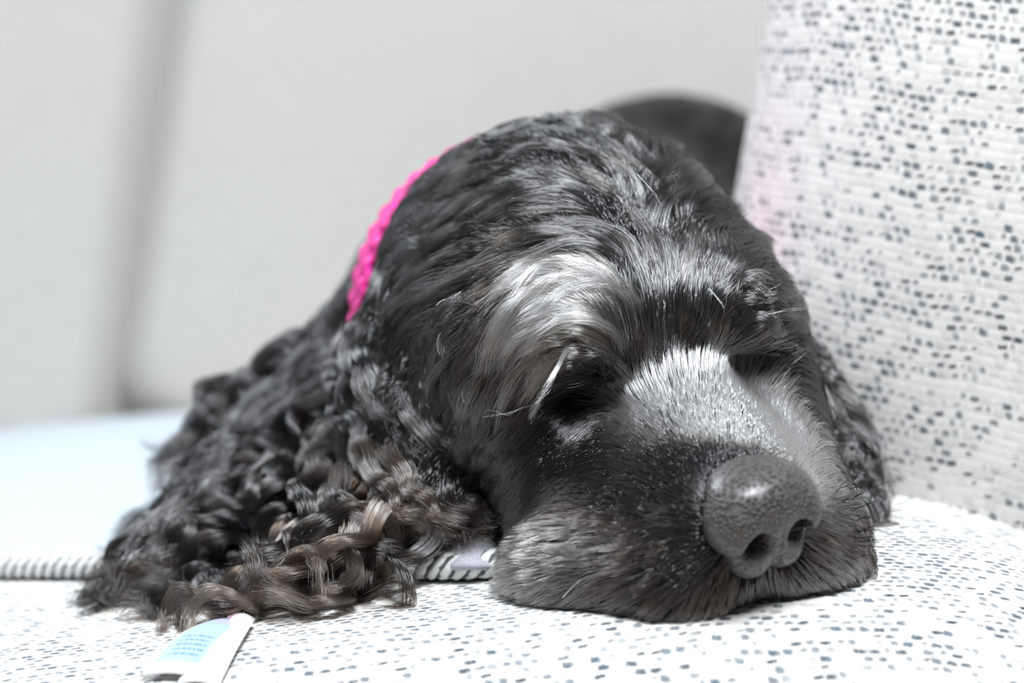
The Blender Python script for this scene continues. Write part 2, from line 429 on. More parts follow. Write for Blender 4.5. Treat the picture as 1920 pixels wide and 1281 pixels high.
def surface_nets(f, lo, hi, h, post=None):
    lo = np.asarray(lo, float); n = np.ceil((np.asarray(hi) - lo) / h).astype(int) + 1
    ax = [lo[i] + h * np.arange(n[i]) for i in range(3)]
    G = np.empty(n, np.float32); B = 8
    bc = [lo[i] + h * (np.arange(0, n[i], B) + B / 2) for i in range(3)]
    D = f(np.stack(np.meshgrid(*bc, indexing='ij'), -1).reshape(-1, 3)).reshape([len(x) for x in bc])
    lim = h * B * 0.87 * 1.6 + 0.002
    near = np.argwhere(np.abs(D) < lim)
    G[:] = np.repeat(np.repeat(np.repeat(D, B, 0), B, 1), B, 2)[:n[0], :n[1], :n[2]]
    off = np.stack(np.meshgrid(*[np.arange(B)] * 3, indexing='ij'), -1).reshape(-1, 3)
    for c0 in range(0, len(near), 400):
        q = (near[c0:c0 + 400, None] * B + off[None]).reshape(-1, 3)
        q = q[np.all(q < n, axis=1)]
        G[q[:, 0], q[:, 1], q[:, 2]] = f(lo + h * q)
    ins = G < 0
    c = [ins[i:n[0] - 1 + i, j:n[1] - 1 + j, k:n[2] - 1 + k] for i in (0, 1) for j in (0, 1) for k in (0, 1)]
    s = np.sum(c, 0); act = (s > 0) & (s < 8)
    idx = np.full(act.shape, -1, np.int64); cells = np.argwhere(act); idx[act] = np.arange(len(cells))
    acc = np.zeros((len(cells), 3)); cnt = np.zeros(len(cells))
    corners = np.array([(i, j, k) for i in (0, 1) for j in (0, 1) for k in (0, 1)])
    for a in range(8):
        for b in range(a + 1, 8):
            if np.abs(corners[a] - corners[b]).sum() != 1: continue
            A = cells + corners[a]; B = cells + corners[b]
            va = G[A[:, 0], A[:, 1], A[:, 2]]; vb = G[B[:, 0], B[:, 1], B[:, 2]]
            x = (va < 0) != (vb < 0)
            t = np.where(x, va / np.where(x, va - vb, 1), 0)[:, None]
            acc += np.where(x[:, None], corners[a] + t * (corners[b] - corners[a]), 0); cnt += x
    V = lo + h * (cells + acc / cnt[:, None])
    F = []
    for d in range(3):
        e = [1 if i == d else 0 for i in range(3)]
        u, v = [i for i in range(3) if i != d]
        if d == 1: u, v = v, u
        sl0 = tuple(slice(0, n[i] - 1 if i == d else n[i]) for i in range(3)); sl1 = tuple(slice(1, None) if i == d else slice(0, n[i]) for i in range(3))
        a, b = ins[sl0], ins[sl1]
        for flip, msk in ((False, a & ~b), (True, ~a & b)):
            q = np.argwhere(msk)
            q = q[np.all((q[:, [u, v]] > 0) & (q[:, [u, v]] < np.array([n[u] - 1, n[v] - 1])), axis=1)]
            du = np.zeros(3, int); du[u] = 1; dv = np.zeros(3, int); dv[v] = 1
            g = lambda o: idx[tuple((q - o).T)]
            f4 = np.stack([g(du + dv), g(dv), g(0 * du), g(du)], 1)
            F.append(f4[:, ::-1] if flip else f4)
    return V, np.concatenate(F), G, lo

S = SDF()
# skull, brows, cheeks
S.ell(H(-0.9, 0, -0.25), (0.057, 0.047, 0.042), HB)
for s_ in (-1, 1):
    S.ell(H(3.0, 2.45 if s_ > 0 else -2.15, 1.75), (0.024, 0.021, 0.016), HB, 0.015)
    S.ell(H(1.6, s_ * 3.6, 0.4), (0.026, 0.016, 0.020), HB, 0.015)   # temple
    S.ell(H(0.8, s_ * 3.6, -2.5), (0.045, 0.024, 0.032), HB, 0.02)
S.ell(H(-4.4, 0, 0.8), (0.028, 0.034, 0.027), HB, 0.02)       # occiput
# muzzle
S.cap(H(3.8, 0, -0.7), H(11.0, 0, -0.65), 0.0215, 0.0165, 0.012)
for s_ in (-1, 1):
    S.cap(H(4.2, s_ * 1.2, -0.55), H(10.9, s_ * 1.0, -0.5), 0.0160, 0.0135, 0.008)
    S.ell(H(8.6, s_ * 2.35, -2.8), (0.036, 0.0215, 0.024), HB, 0.012)   # flews
    S.ell(H(10.7, s_ * 1.4, -2.6), (0.018, 0.019, 0.017), HB, 0.010)    # front lip
    S.ell(H(4.9, s_ * 2.9, -3.2), (0.042, 0.022, 0.024), HB, 0.015)
S.ell(P(1118, 1060, 0.772), (0.028, 0.030, 0.019), None, 0.014)   # slack lip spread on the seat
S.ell(H(9.0, 0, -3.9), (0.030, 0.026, 0.015), HB, 0.010)      # chin
S.ell(H(5.0, 0, -3.4), (0.05, 0.035, 0.025), HB, 0.02)
for s_ in (-1, 1):
    S.sub(H(5.4, s_ * 2.8, 0.70), (0.012, 0.010, 0.0045), HB, 0.010)  # eye sockets
# neck and trunk
NKA, NKB = P(1055, 590, 0.860), P(930, 640, 1.00)
S.cap(NKA, NKB, 0.0615, 0.0635, 0.03)
S.cap(P(1010, 650, 1.00), P(1230, 450, 1.24), 0.060, 0.066, 0.03)
S.ell(P(1280, 440, 1.24), (0.070, 0.075, 0.062), None, 0.03)
S.ell(P(800, 820, 0.95), (0.060, 0.06, 0.050), None, 0.03)    # shoulder
S.cap(P(760, 850, 0.94), P(520, 950, 0.90), 0.040, 0.028, 0.02)
S.cap(P(520, 960, 0.90), P(330, 1080, 0.85), 0.025, 0.018, 0.015)  # foreleg towards the left
def earB(a, b, nrm):
    z = (b - a) / np.linalg.norm(b - a); n_ = np.asarray(nrm, float); n_ = n_ - z * (n_ @ z); n_ /= np.linalg.norm(n_); return np.stack([n_, np.cross(z, n_), z], 1)
a, b = P(715, 620, 0.850), P(830, 980, 0.805)                 # ear towards the curls
S.ell((a + b) / 2, (0.010, 0.021, np.linalg.norm(b - a) / 2 * 1.05), earB(a, b, (-0.6, -0.8, 0.2)), 0.008)
a, b = P(1470, 640, 0.86), P(1575, 1000, 0.825)               # ear against the cushion
S.ell((a + b) / 2, (0.009, 0.016, np.linalg.norm(b - a) / 2 * 1.05), earB(a, b, (0.3, -0.9, 0.2)), 0.008)
def seat_clip(p, d):
    e = support(p) - p[..., 2]; k = 0.006; h = np.clip(0.5 - 0.5 * (d - e) / k, 0, 1)
    return d + (e - d) * h + k * h * (1 - h)
def dog_sdf(p): return seat_clip(p, S(p))                      # flattened where it rests on the seat
BLO, BHI = np.array([-0.25, -0.14, -0.03]), np.array([0.26, 0.66, 0.27])
DV, DF = surface_nets(dog_sdf, BLO + 0.02, BHI, 0.0025)[:2]
m_skin, b = new_mat('dog_skin'); b.inputs['Base Color'].default_value = (0.010, 0.009, 0.009, 1); b.inputs['Roughness'].default_value = 0.8
b.inputs['Specular IOR Level'].default_value = 0.1
dog = mesh_obj('dog', DV, DF, m_skin)
tag(dog, 'black spaniel asleep with its chin on the sofa seat', 'dog')
print('dog', DV.shape, DF.shape, time.time() - T0)

# nose leather
NC = H(12.35, 0.15, 0.0)
ny = math.radians(10)
NF_, NR_ = math.cos(ny) * HF + math.sin(ny) * HR, math.cos(ny) * HR - math.sin(ny) * HF
NB = np.stack([NR_, HU, NF_], 1)                                # right, up, forward
def N_(r, u, f): return NC + NB @ (np.array([r, u, f]) * 0.01)
NS = SDF()
NS.ell(N_(0, 0.42, -0.32), (0.0170, 0.0092, 0.0112), NB)
NS.ell(N_(0, 0.85, -0.75), (0.0150, 0.0055, 0.0120), NB, 0.004)
for s_ in (-1, 1):
    NS.ell(N_(s_ * 1.12, -0.08, -0.25), (0.0078, 0.0088, 0.0105), NB, 0.004)
    NS.ell(N_(s_ * 0.56, -1.10, -0.12), (0.0075, 0.0082, 0.0078), NB, 0.0025)
NS.ell(N_(0, -0.25, -0.06), (0.0068, 0.0105, 0.0088), NB, 0.004)
for s_ in (-1, 1):
    NS.sub(N_(s_ * 0.76, -0.34, 0.75), (0.0044, 0.0040, 0.0110), NB, 0.0022)
    NS.subcap(N_(s_ * 0.92, -0.56, 0.80), N_(s_ * 1.85, -0.98, 0.00), 0.0021, 0.0014, 0.0016)
NS.subcap(N_(0, 0.10, 0.88), N_(0, -0.60, 0.80), 0.0006, 0.0013, 0.0010)
NS.subcap(N_(0, -0.60, 0.80), N_(0, -2.00, 0.42), 0.0013, 0.0019, 0.0010)
NV, NF = surface_nets(lambda p: NS(p), NC - 0.027, NC + 0.027, 0.0005)[:2]
m_nose, b = new_mat('nose_leather')
oc = coords('Object')
vo = X.nt.nodes.new('ShaderNodeTexVoronoi'); vo.inputs['Scale'].default_value = 720; X.nt.links.new(oc, vo.inputs['Vector'])
vd = X(vo.outputs['Distance']); nn = noise(oc, 120, 3)
c = mixc(nn, (0.050, 0.048, 0.048), (0.085, 0.080, 0.077))
X.nt.links.new(c, b.inputs['Base Color'])
X.nt.links.new((0.42 + nn * 0.2).v, b.inputs['Roughness']); b.inputs['Specular IOR Level'].default_value = 0.6
b.inputs['Coat Weight'].default_value = 0.5; b.inputs['Coat Roughness'].default_value = 0.28
bump(b, (1.0 - vd.step(0.0, 0.6)) * 1.0, 1.0, 0.0011)
nose = mesh_obj('nose', NV, NF, m_nose, dog); nose['label'] = 'damp grey-black nose leather with two nostrils'

# ------------------------------------------------------------------ fur
BVH = BVHTree.FromPolygons([tuple(v) for v in DV], [tuple(int(i) for i in f) for f in DF])
CG = 0.005
cn = np.ceil((BHI - BLO) / CG).astype(int) + 1
cgx = np.stack(np.meshgrid(*[BLO[i] + CG * np.arange(cn[i]) for i in range(3)], indexing='ij'), -1)
CS = dog_sdf(cgx).astype(np.float32)
CGR = np.stack(np.gradient(CS, CG), -1)
def tri(A, p):
    q = np.clip((p - BLO) / CG, 0, cn - 1.001); i = q.astype(int); f = q - i
    out = 0
    for a in (0, 1):
        for b_ in (0, 1):
            for c_ in (0, 1):
                w_ = (f[:, 0] if a else 1 - f[:, 0]) * (f[:, 1] if b_ else 1 - f[:, 1]) * (f[:, 2] if c_ else 1 - f[:, 2])
                v = A[i[:, 0] + a, i[:, 1] + b_, i[:, 2] + c_]
                out = out + (w_[:, None] * v if v.ndim > 1 else w_ * v)
    return out
# combing guides: pixel on the coat, comb direction, then length cm, lift, wave mm, wave length cm, clump, melanin, sigma cm
GUIDES = [
 # top of muzzle, combed back from the nose; sheen put into paler melanin
 (1290,690,-.1,-1, .85,.55,0,1,.15,.42,.9),(1220,740,-.5,-.85,.85,.50,0,1,.15,.42,.9),(1370,690,.25,-1,.80,.5,0,1,.15,.42,.9),
 (1300,780,-.25,-1,.65,.40,0,1,.12,.42,.9),(1380,780,.15,-1,.6,.40,0,1,.12,.42,.9),(1200,830,-.8,-.5,.7,.35,0,1,.15,.70,.9),
 (1350,895,-.2,-1,.55,.30,0,1,.2,.93,.7),(1425,890,.1,-1,.55,.30,0,1,.2,.93,.7),(1480,850,.4,-.9,.45,.35,0,1,.2,.55,.7),
 (1270,880,-.75,-.6,.55,.3,0,1,.25,.90,.8),(1530,900,.8,-.5,.5,.35,0,1,.2,.52,.6),
 (1280,960,-1,-.15,.6,.3,0,1,.25,.92,.8),(1180,920,-1,-.1,.7,.25,0,1,.3,.90,.9),(1100,880,-.9,.3,.7,.2,0,1,.3,.93,1.),
 # lips; highlight streaks painted in as lower melanin
 (1250,1040,-1,.2,1.00,.28,0,1,.35,.80,.9),(1150,1020,-1,.15,1.25,.25,.3,1,.4,0.67,1.),(1060,1040,-1,.12,1.38,.25,.4,1,.45,0.65,1.),
 (1000,1060,-.9,.3,1.38,.25,.4,1,.45,0.71,1.),(1100,1110,-.8,.5,1.25,.3,.3,1,.4,.80,.9),(1220,1110,-.6,.7,1.12,.3,.2,1,.4,.82,.9),
 (1330,1110,-.25,1,1.00,.3,0,1,.35,.80,.8),(1420,1120,0,1,1.00,.3,0,1,.35,.79,.8),(1500,1110,.3,1,1.00,.3,0,1,.35,.79,.8),
 (1570,1080,.8,.6,1.00,.32,0,1,.3,0.71,.7),(1590,1010,1,.1,1.00,.32,0,1,.3,0.67,.7),(1570,950,1,-.2,.6,.32,0,1,.3,.66,.6),
 # below the eye, cheek
 (1080,800,-.5,.85,.55,.12,0,1,.3,.90,.8),(1010,860,-.6,.8,.7,.12,0,1,.3,.97,1.1),(930,920,-.6,.7,.9,.15,.3,1,.3,.98,1.2),
 (900,820,-.5,.8,1.2,.2,.5,1.5,.4,.98,1.1),
 # eye hollows: hair towards the viewer
 (1110,720,-.4,-.3,.8,.9,0,1,.2,.99,.6),(1060,700,-.8,.0,1.2,.6,0,1,.3,.99,.6),(1170,690,.0,-.8,.7,.9,0,1,.2,.99,.5),
 (1400,650,.2,-.6,.8,.9,0,1,.2,.99,.7),(1440,660,.6,-.3,.9,.7,0,1,.3,.98,.6),
 # left brow whorl
 (1140,620,-.5,-.85,3.2,.35,.6,3,.45,.95,.8),(1120,560,-.85,-.45,3.8,.30,.8,3,.5,.86,.8),(1060,540,-1,.0,3.8,.25,1,3,.55,.80,.9),
 (1000,570,-.9,.5,3.6,.22,1,3,.55,.80,.9),(950,630,-.45,.9,3.2,.22,1,3,.55,.86,.9),(1060,610,-.95,.25,3.4,.28,1,3,.55,.80,.8),
 (1030,650,-.75,.65,2.8,.3,1,3,.55,.84,.7),(980,700,-.4,.9,2.4,.25,1,3,.5,.92,.8),(900,720,-.35,.95,2.6,.2,1,3,.45,.96,1.),
 # forehead
 (1230,600,.05,-1,2.4,.3,.6,2.5,.4,.90,.8),(1300,580,.2,-1,2.2,.32,.6,2.5,.4,.90,.8),(1370,570,.45,-.9,2.0,.32,.5,2.5,.4,.90,.8),
 (1220,500,-.35,-1,2.6,.25,.8,2.5,.45,.84,.9),(1300,480,.15,-1,2.6,.25,.8,2.5,.45,.82,.9),(1390,490,.5,-.85,2.4,.25,.8,2.5,.45,.82,.9),
 (1450,530,.95,-.3,2.0,.28,.6,2.5,.4,.84,.8),(1470,600,1,.25,2.6,.35,.8,2.5,.45,.84,.7),
 (1140,460,-.8,-.6,3.0,.22,1.2,2.5,.5,.88,1.),(1050,470,-1,-.1,3.2,.22,1.2,2.5,.5,.86,1.),(960,500,-1,.3,3.2,.2,1.4,2.5,.5,.94,1.1),
 # crown
 (1200,400,-.2,-1,3.2,.25,1.8,3.4,.7,.90,1.),(1120,370,-.85,-.5,3.5,.22,1.8,3.4,.7,.90,1.),(1290,390,.6,-.75,3.2,.25,1.8,3.4,.7,.92,1.),
 (1350,420,.9,-.3,3.0,.22,1.8,3.4,.7,.94,1.),(1030,380,-1,.05,3.7,.2,1.8,3.4,.7,.95,1.1),(940,420,-1,.3,3.9,.2,1.8,3.4,.7,.97,1.1),
 (1100,310,-.8,-.5,3.2,.2,1.8,3.4,.7,.95,1.),(1000,310,-1,.0,3.5,.2,1.8,3.4,.7,.97,1.),(1230,320,.7,-.5,3.2,.2,1.8,3.4,.7,.95,1.),
 (870,520,-.9,.5,4.2,.18,1.8,3.4,.7,.95,1.1),(860,620,-.6,.8,4.2,.18,1.8,3.4,.7,.97,1.1),(900,330,-1,.3,3.2,.18,1.8,3.4,.7,.97,1.),
 (880,680,-.4,.9,3.7,.18,1.8,3.4,.7,.97,1.1),
 # ear on the viewer's left
 (720,630,-.15,1,4.6,.22,2,2.6,.7,.88,.9),(760,680,.05,1,4.6,.2,2,2.6,.7,.86,.9),(720,760,-.15,1,4.2,.22,2.6,2.4,.7,.92,.9),
 (790,790,.3,1,4.0,.2,2.4,2.2,.7,.88,.9),(770,880,.35,.95,3.6,.22,3,1.8,.75,.76,.9),(830,930,.45,.9,3.0,.25,3,1.6,.75,.76,.9),
 (830,980,.2,1,2.8,.3,3.2,1.5,.75,.76,.9),(680,700,-.5,.9,4.4,.25,3,2.4,.7,.94,1.1),
 # shoulder and foreleg curls
 (640,760,-.6,.8,4.6,.3,2.4,3.2,.75,.95,1.6),(560,800,-.6,.8,5.0,.3,2.4,3.2,.75,.92,1.8),(640,880,-.7,.7,5.2,.3,2.4,3.2,.8,.90,1.8),
 (480,900,-.8,.6,5.2,.3,2.4,3.2,.8,.90,1.8),(700,960,-.3,.95,5.0,.3,2.4,3.2,.8,.82,1.6),(560,980,-.5,.85,5.4,.3,2.4,3.2,.8,.84,1.8),
 (400,1020,-.8,.6,5.0,.3,2.4,3.2,.8,.88,1.8),
 # ear on the viewer's right
 (1490,700,.7,.7,3.4,.18,1.4,2.4,.6,.86,.8),(1530,760,.75,.65,3.2,.2,1.6,2.2,.65,.86,.8),(1560,850,.7,.7,3.0,.25,2.2,1.8,.7,.88,.8),
 (1590,930,.4,.9,2.6,.3,2.4,1.6,.7,.90,.8),(1600,1000,.1,1,2.2,.3,2,1.6,.7,.94,.8),
 # back
 (1180,230,.3,-.4,1.6,.1,.3,2,.3,.96,4.),(1300,230,.6,-.3,1.6,.1,.3,2,.3,.96,4.),
]
gp, gd, ga = [], [], []
for g in GUIDES:
    o_ = P(g[0], g[1], 0.3); dr = unit(P(g[0], g[1], 1.0) - CAM)
    hit = BVH.ray_cast(Vector(CAM), Vector(dr))
    if hit[0] is None:
        q = BVH.find_nearest(Vector(P(g[0], g[1], 0.85))); hit = (q[0], q[1])
    n_ = unit(tri(CGR, np.array(hit[0])[None]))[0]
    d_ = g[2] * RT - g[3] * UPV; v_ = -dr
    al = -(n_ @ d_) / max(n_ @ v_, 0.25); d_ = d_ + np.clip(al, -1.6, 1.6) * v_; d_ = unit(d_ - n_ * (n_ @ d_))
    gp.append(np.array(hit[0])); gd.append(d_); ga.append(g[4:])
gp, gd, ga = np.array(gp), np.array(gd), np.array(ga, float)
def field(p):
    """comb direction and coat numbers at points p"""
    D = np.empty((len(p), 3)); A = np.empty((len(p), 6))
    base_a = np.array([2.2, 0.15, 1.0, 2.2, 0.5, 0.96])
    for i in range(0, len(p), 20000):
        q = p[i:i + 20000]
        d2 = ((q[:, None] - gp[None]) ** 2).sum(-1) / (ga[None, :, 6] * 0.01) ** 2
        w_ = np.exp(-0.5 * d2) / (0.3 + 0.7 * ga[None, :, 6]); eps = 1e-4
        ws = w_.sum(1, keepdims=True) + eps
        back = unit(np.array([0.1, 0.8, -0.45]))
        D[i:i + 20000] = (w_ @ gd + eps * back) / ws; A[i:i + 20000] = (w_ @ ga[:, :6] + eps * base_a) / ws
    return unit(D), A
FD = np.zeros(CS.shape + (3,), np.float32)
msk = np.abs(CS) < 0.03
FD[msk] = field(cgx[msk])[0]
# continue the comb direction outward for long hair
print('field', time.time() - T0)

tA = np.array([[f[0], f[1], f[2]] for f in DF] + [[f[0], f[2], f[3]] for f in DF])
tv = DV[tA]; tn = np.cross(tv[:, 1] - tv[:, 0], tv[:, 2] - tv[:, 0]); ta = np.linalg.norm(tn, axis=1) / 2; tn = tn / np.maximum(2 * ta, 1e-12)[:, None]
tc = tv.mean(1); tD, tAt = field(tc)
facing = (unit(CAM - tc) * tn).sum(1)
NAX = unit(NKB - NKA); CC = P(1022, 597, 0.893)
axd = (tc - CC) @ NAX; radl = np.linalg.norm((tc - CC) - axd[:, None] * NAX, axis=1)
ring = (np.abs(axd) < 0.011) & (radl < 0.085) & (tc[:, 2] > 0.05)
inn = ring | (NS(tc) < -0.0012)                                           # nose leather carries no hair
tz = tc[:, 2] < support(tc) + 0.0012
DENS = 1.0
area_w = ta * np.where(facing > -0.45, 1.0, 0.22) * np.where(inn | tz, 0, 1)
L_ = tAt[:, 0]
# strands per square metre: short coat denser
dens = np.clip(2.0e6 / np.maximum(L_, 0.5) ** 0.62, 0.6e6, 6.5e6) * DENS
dens *= np.where(tc[:, 1] > 0.22, 0.45, 1.0)
NSTR = rng.poisson(area_w * dens)
ti = np.repeat(np.arange(len(ta)), NSTR)
u_ = rng.random((len(ti), 2)); fl_ = u_.sum(1) > 1; u_[fl_] = 1 - u_[fl_]
root = tv[ti, 0] + u_[:, :1] * (tv[ti, 1] - tv[ti, 0]) + u_[:, 1:] * (tv[ti, 2] - tv[ti, 0])
rn = unit(tri(CGR, root))
print('strands', len(root), time.time() - T0)

def nearest(src, pts):
    kd = KDTree(len(src))
    for i, c in enumerate(src): kd.insert(c, i)
    kd.balance()
    return np.array([kd.find(p)[1] for p in pts], np.int64)

def grow(root, rn, K, nbig, nsmall):
    N = len(root)
    T, A = field(root)
    L = A[:, 0] * 0.01 * rng.uniform(0.72, 1.12, N); lift = A[:, 1] * rng.uniform(0.6, 1.4, N)
    d = unit(T * np.cos(lift * 1.3)[:, None] + rn * np.sin(np.clip(lift * 1.3, 0, 1.5))[:, None] + rng.normal(0, 0.07, (N, 3)))
    ci = rng.choice(N, max(8, N // nbig), replace=False); ownb = ci[nearest(root[ci], root)]
    jit = rng.normal(0, 1, (N, 3))[ownb] * (0.20 * A[:, 4] * np.clip(A[:, 0] / 2.5, 0, 1))[:, None]
    d = unit(d + jit - rn * (jit * rn).sum(1, keepdims=True) * 0.6)
    pts = np.empty((N, K, 3)); pts[:, 0] = root - rn * 0.0006; p = root.copy(); ds = (L / (K - 1))[:, None]
    hmin = rng.uniform(0.0003, 0.0035, N) * np.clip(A[:, 0] / 2.5, 0.15, 1.6)
    grav = np.clip((A[:, 0] - 1.2) / 4, 0, 1)[:, None] * 0.10
    for k in range(1, K):
        s = k / (K - 1)
        g = unit(tri(CGR, p)); F_ = tri(FD, p); F_ = F_ - g * (F_ * g).sum(1, keepdims=True)
        F_ = np.where(np.linalg.norm(F_, axis=1, keepdims=True) > 0.2, unit(F_), d) + jit * 0.8
        d = unit(0.70 * d + 0.30 * (F_ + g * (lift * 0.5 * (1 - s))[:, None]) + grav * np.array([0, 0, -1.0]))
        p = p + d * ds
        sd = tri(CS, p); pu = np.clip(hmin * min(1, s * 3) - sd, 0, 0.02); p = p + g * pu[:, None]
        p[:, 2] = np.maximum(p[:, 2], support(p, SH) + 0.0008)
        pts[:, k] = p
    sK = np.linspace(0, 1, K)
    B0 = unit(np.cross(T, rn))
    lenw = np.clip(A[:, 0] / 2.0, 0.2, 1.0)
    for m, wgt, pw in ((nsmall, 0.75, 1.1), (nbig, 0.85, 1.5)):
        M_ = max(8, N // m); ci = rng.choice(N, M_, replace=False); own = ci[nearest(root[ci], root)]
        w_ = (A[:, 4] * wgt)[:, None] * sK[None] ** pw
        dist = np.linalg.norm(root - root[own], axis=1); w_ = w_ * (dist < 0.012)[:, None]
        off = (root - root[own])[:, None] * 0.18
        pts = pts + w_[..., None] * (pts[own] + off - pts)
    ph = rng.uniform(0, 6.28, N)[own] + rng.normal(0, 0.35, N)
    amp = A[:, 2] * 0.001 * rng.uniform(0.6, 1.4, N)[own] * rng.uniform(0.85, 1.15, N)
    fr = 2 * np.pi * (A[:, 0] / A[:, 3]) * rng.uniform(0.8, 1.25, N)[own]
    ramp = np.clip(sK * 2.2, 0, 1) ** 1.3
    arg = fr[:, None] * sK[None] + ph[:, None]
    pts += (amp[:, None] * ramp[None] * (np.sin(arg) - np.sin(ph)[:, None] * (1 - sK)))[..., None] * B0[:, None]
    pts += (0.7 * amp[:, None] * ramp[None] * (np.cos(arg) + 0.6))[..., None] * rn[:, None]
    pts[:, 1:, 2] = np.maximum(pts[:, 1:, 2], support(pts[:, 1:], SH) + 0.0008)
    return pts, np.clip(A[:, 5] + rng.normal(0, 0.03, N), 0.3, 1.0), A[:, 0]

def hair_mat(name, rough=0.11, radial=0.45, ior=1.85, gloss=0.048):
    m = bpy.data.materials.new(name); m.use_nodes = True; nt = m.node_tree; X.nt = nt
    nt.nodes.remove(nt.nodes['Principled BSDF'])
    h = nt.nodes.new('ShaderNodeBsdfHairPrincipled'); h.model = 'CHIANG'; h.parametrization = 'ABSORPTION'
    at = nt.nodes.new('ShaderNodeAttribute'); at.attribute_name = 'absorb'
    hi = nt.nodes.new('ShaderNodeHairInfo')
    tip = 1.0 - X(hi.outputs['Intercept']).step(0.35, 1.0) * 0.55
    hs = nt.nodes.new('ShaderNodeVectorMath'); hs.operation = 'SCALE'
    nt.links.new(tip.v, hs.inputs['Scale']); nt.links.new(at.outputs['Vector'], hs.inputs[0])
    nt.links.new(hs.outputs[0], h.inputs['Absorption Coefficient'])
    for nm, v in (('Roughness', rough), ('Radial Roughness', radial), ('Coat', 0.0), ('Random Roughness', 0.3), ('IOR', ior), ('Offset', math.radians(2))):
        if nm in h.inputs: h.inputs[nm].default_value = v
    hr_ = nt.nodes.new('ShaderNodeBsdfHair'); hr_.component = 'Reflection'; hr_.inputs['Color'].default_value = (0.92, 0.96, 1.0, 1)
    hr_.inputs['RoughnessU'].default_value = 0.032; hr_.inputs['RoughnessV'].default_value = 0.42
    mx = nt.nodes.new('ShaderNodeMixShader'); fac = gloss * (0.4 + 1.2 * X(hi.outputs['Random']))
    nt.links.new(fac.v, mx.inputs[0]); nt.links.new(h.outputs[0], mx.inputs[1]); nt.links.new(hr_.outputs[0], mx.inputs[2])
    nt.links.new(mx.outputs[0], nt.nodes['Material Output'].inputs['Surface'])
    return m
M_FUR = hair_mat('black_fur'); M_BROW = hair_mat('brow_fur', 0.11, 0.45, 2.1, 0.085); M_CURL = hair_mat('curly_fur', 0.15, 0.45, 1.75, 0.04)

def curves_obj(name, pts, mel, rad, parent, mat=M_FUR, taper=0.25, label=None, warm=0.0):
    N, K = pts.shape[:2]
    c = bpy.data.hair_curves.new(name); c.add_curves([K] * N)
    c.position_data.foreach_set('vector', np.ascontiguousarray(pts, np.float32).ravel())
    r = np.asarray(rad, np.float32).reshape(-1, 1) * (1 - (1 - taper) * np.linspace(0, 1, K, dtype=np.float32)[None] ** 1.5)
    a = c.attributes.get('radius') or c.attributes.new('radius', 'FLOAT', 'POINT')
    a.data.foreach_set('value', np.ascontiguousarray(np.broadcast_to(r, (N, K)), np.float32).ravel())
    sg = np.exp(np.stack([np.interp(mel, (0.3, 0.42, 0.62, 0.75, 0.85, 0.93, 1.0), np.log(v)) for v in ((.02, .03, .09, .45, 2.2, 6., 14.), (.02, .03, .092, .51, 2.6, 6.6, 14.), (.02, .03, .096, .57, 3.0, 7.2, 14.))], 1))
    sg = sg * (1 + warm * np.array([-0.25, 0.25, 0.75]))
    a = c.attributes.new('absorb', 'FLOAT_VECTOR', 'CURVE'); a.data.foreach_set('vector', np.ascontiguousarray(sg, np.float32).ravel())
    c.materials.append(mat)
    o = bpy.data.objects.new(name, c); COL.objects.link(o); o.parent = parent; o['kind'] = 'stuff'
    if label: o['label'] = label
    return o

Lr = L_[ti]
short = Lr < 1.6
for nm, mk, K, nb, ns in (('short_coat', short, 5, 40, 12), ('long_coat', ~short, 13, 150, 22)):
    pts, mel, LL = grow(root[mk], rn[mk], K, nb, ns)
    curves_obj(nm, pts, mel, np.where(LL < 1.3, 0.00009, 0.00011) * rng.uniform(0.8, 1.2, len(LL)), dog)
    print(nm, len(pts), time.time() - T0)

# ------------------------------------------------------------------ locks, curls, whiskers
def lock(path, n, r0, r1, amp=0.0, wl=0.02, spread=0.0, turn=1.0, K=22):
    """n strands that follow one 3-D path as a tapering, curling lock"""
    c = smooth_path(path, K); t = unit(np.gradient(c, axis=0)); up = np.array([0, -0.35, 1.0])
    b_ = unit(np.cross(t, up)); n_ = np.cross(b_, t)
    s_ = np.linspace(0, 1, K); L = np.linalg.norm(np.diff(c, axis=0), axis=1).sum()
    a_ = 2 * np.pi * L / wl * s_ * turn + rng.uniform(0, 6.28); am = amp * np.clip(s_ * 2.5, 0, 1)
    c = c + (am * np.cos(a_))[:, None] * n_ + (am * np.sin(a_))[:, None] * b_
    ro = np.sqrt(rng.random(n)) ; th = rng.uniform(0, 6.28, n)
    rr = r0 + (r1 - r0) * s_
    tw = th[:, None] + s_[None] * rng.normal(0, 0.5, n)[:, None]
    p = c[None] + (0.72 * ro[:, None] * rr[None] * np.cos(tw))[..., None] * n_[None] + (ro[:, None] * rr[None] * np.sin(tw))[..., None] * b_[None]
    p = p + rng.normal(0, 1, (n, 1, 3)) * spread * (s_[None, :, None] ** 2)
    fz = rng.normal(0, 1, (n, 1)) * 0.0011 * s_[None] * np.sin(s_[None] * rng.uniform(5, 14, (n, 1)) + rng.uniform(0, 6.28, (n, 1))) * (L > 0.02)
    p = p + fz[..., None] * n_[None]
    f = rng.uniform(0.72, 1.0, n)                                  # uneven tips
    q = f[:, None] * (K - 1) * s_[None]; i = np.clip(q.astype(int), 0, K - 2); w_ = (q - i)[..., None]
    ar = np.arange(n)[:, None]
    p = p[ar, i] * (1 - w_) + p[ar, i + 1] * w_
    p[..., 2] = np.maximum(p[..., 2], support(p, SH) + 0.0006)
    return p
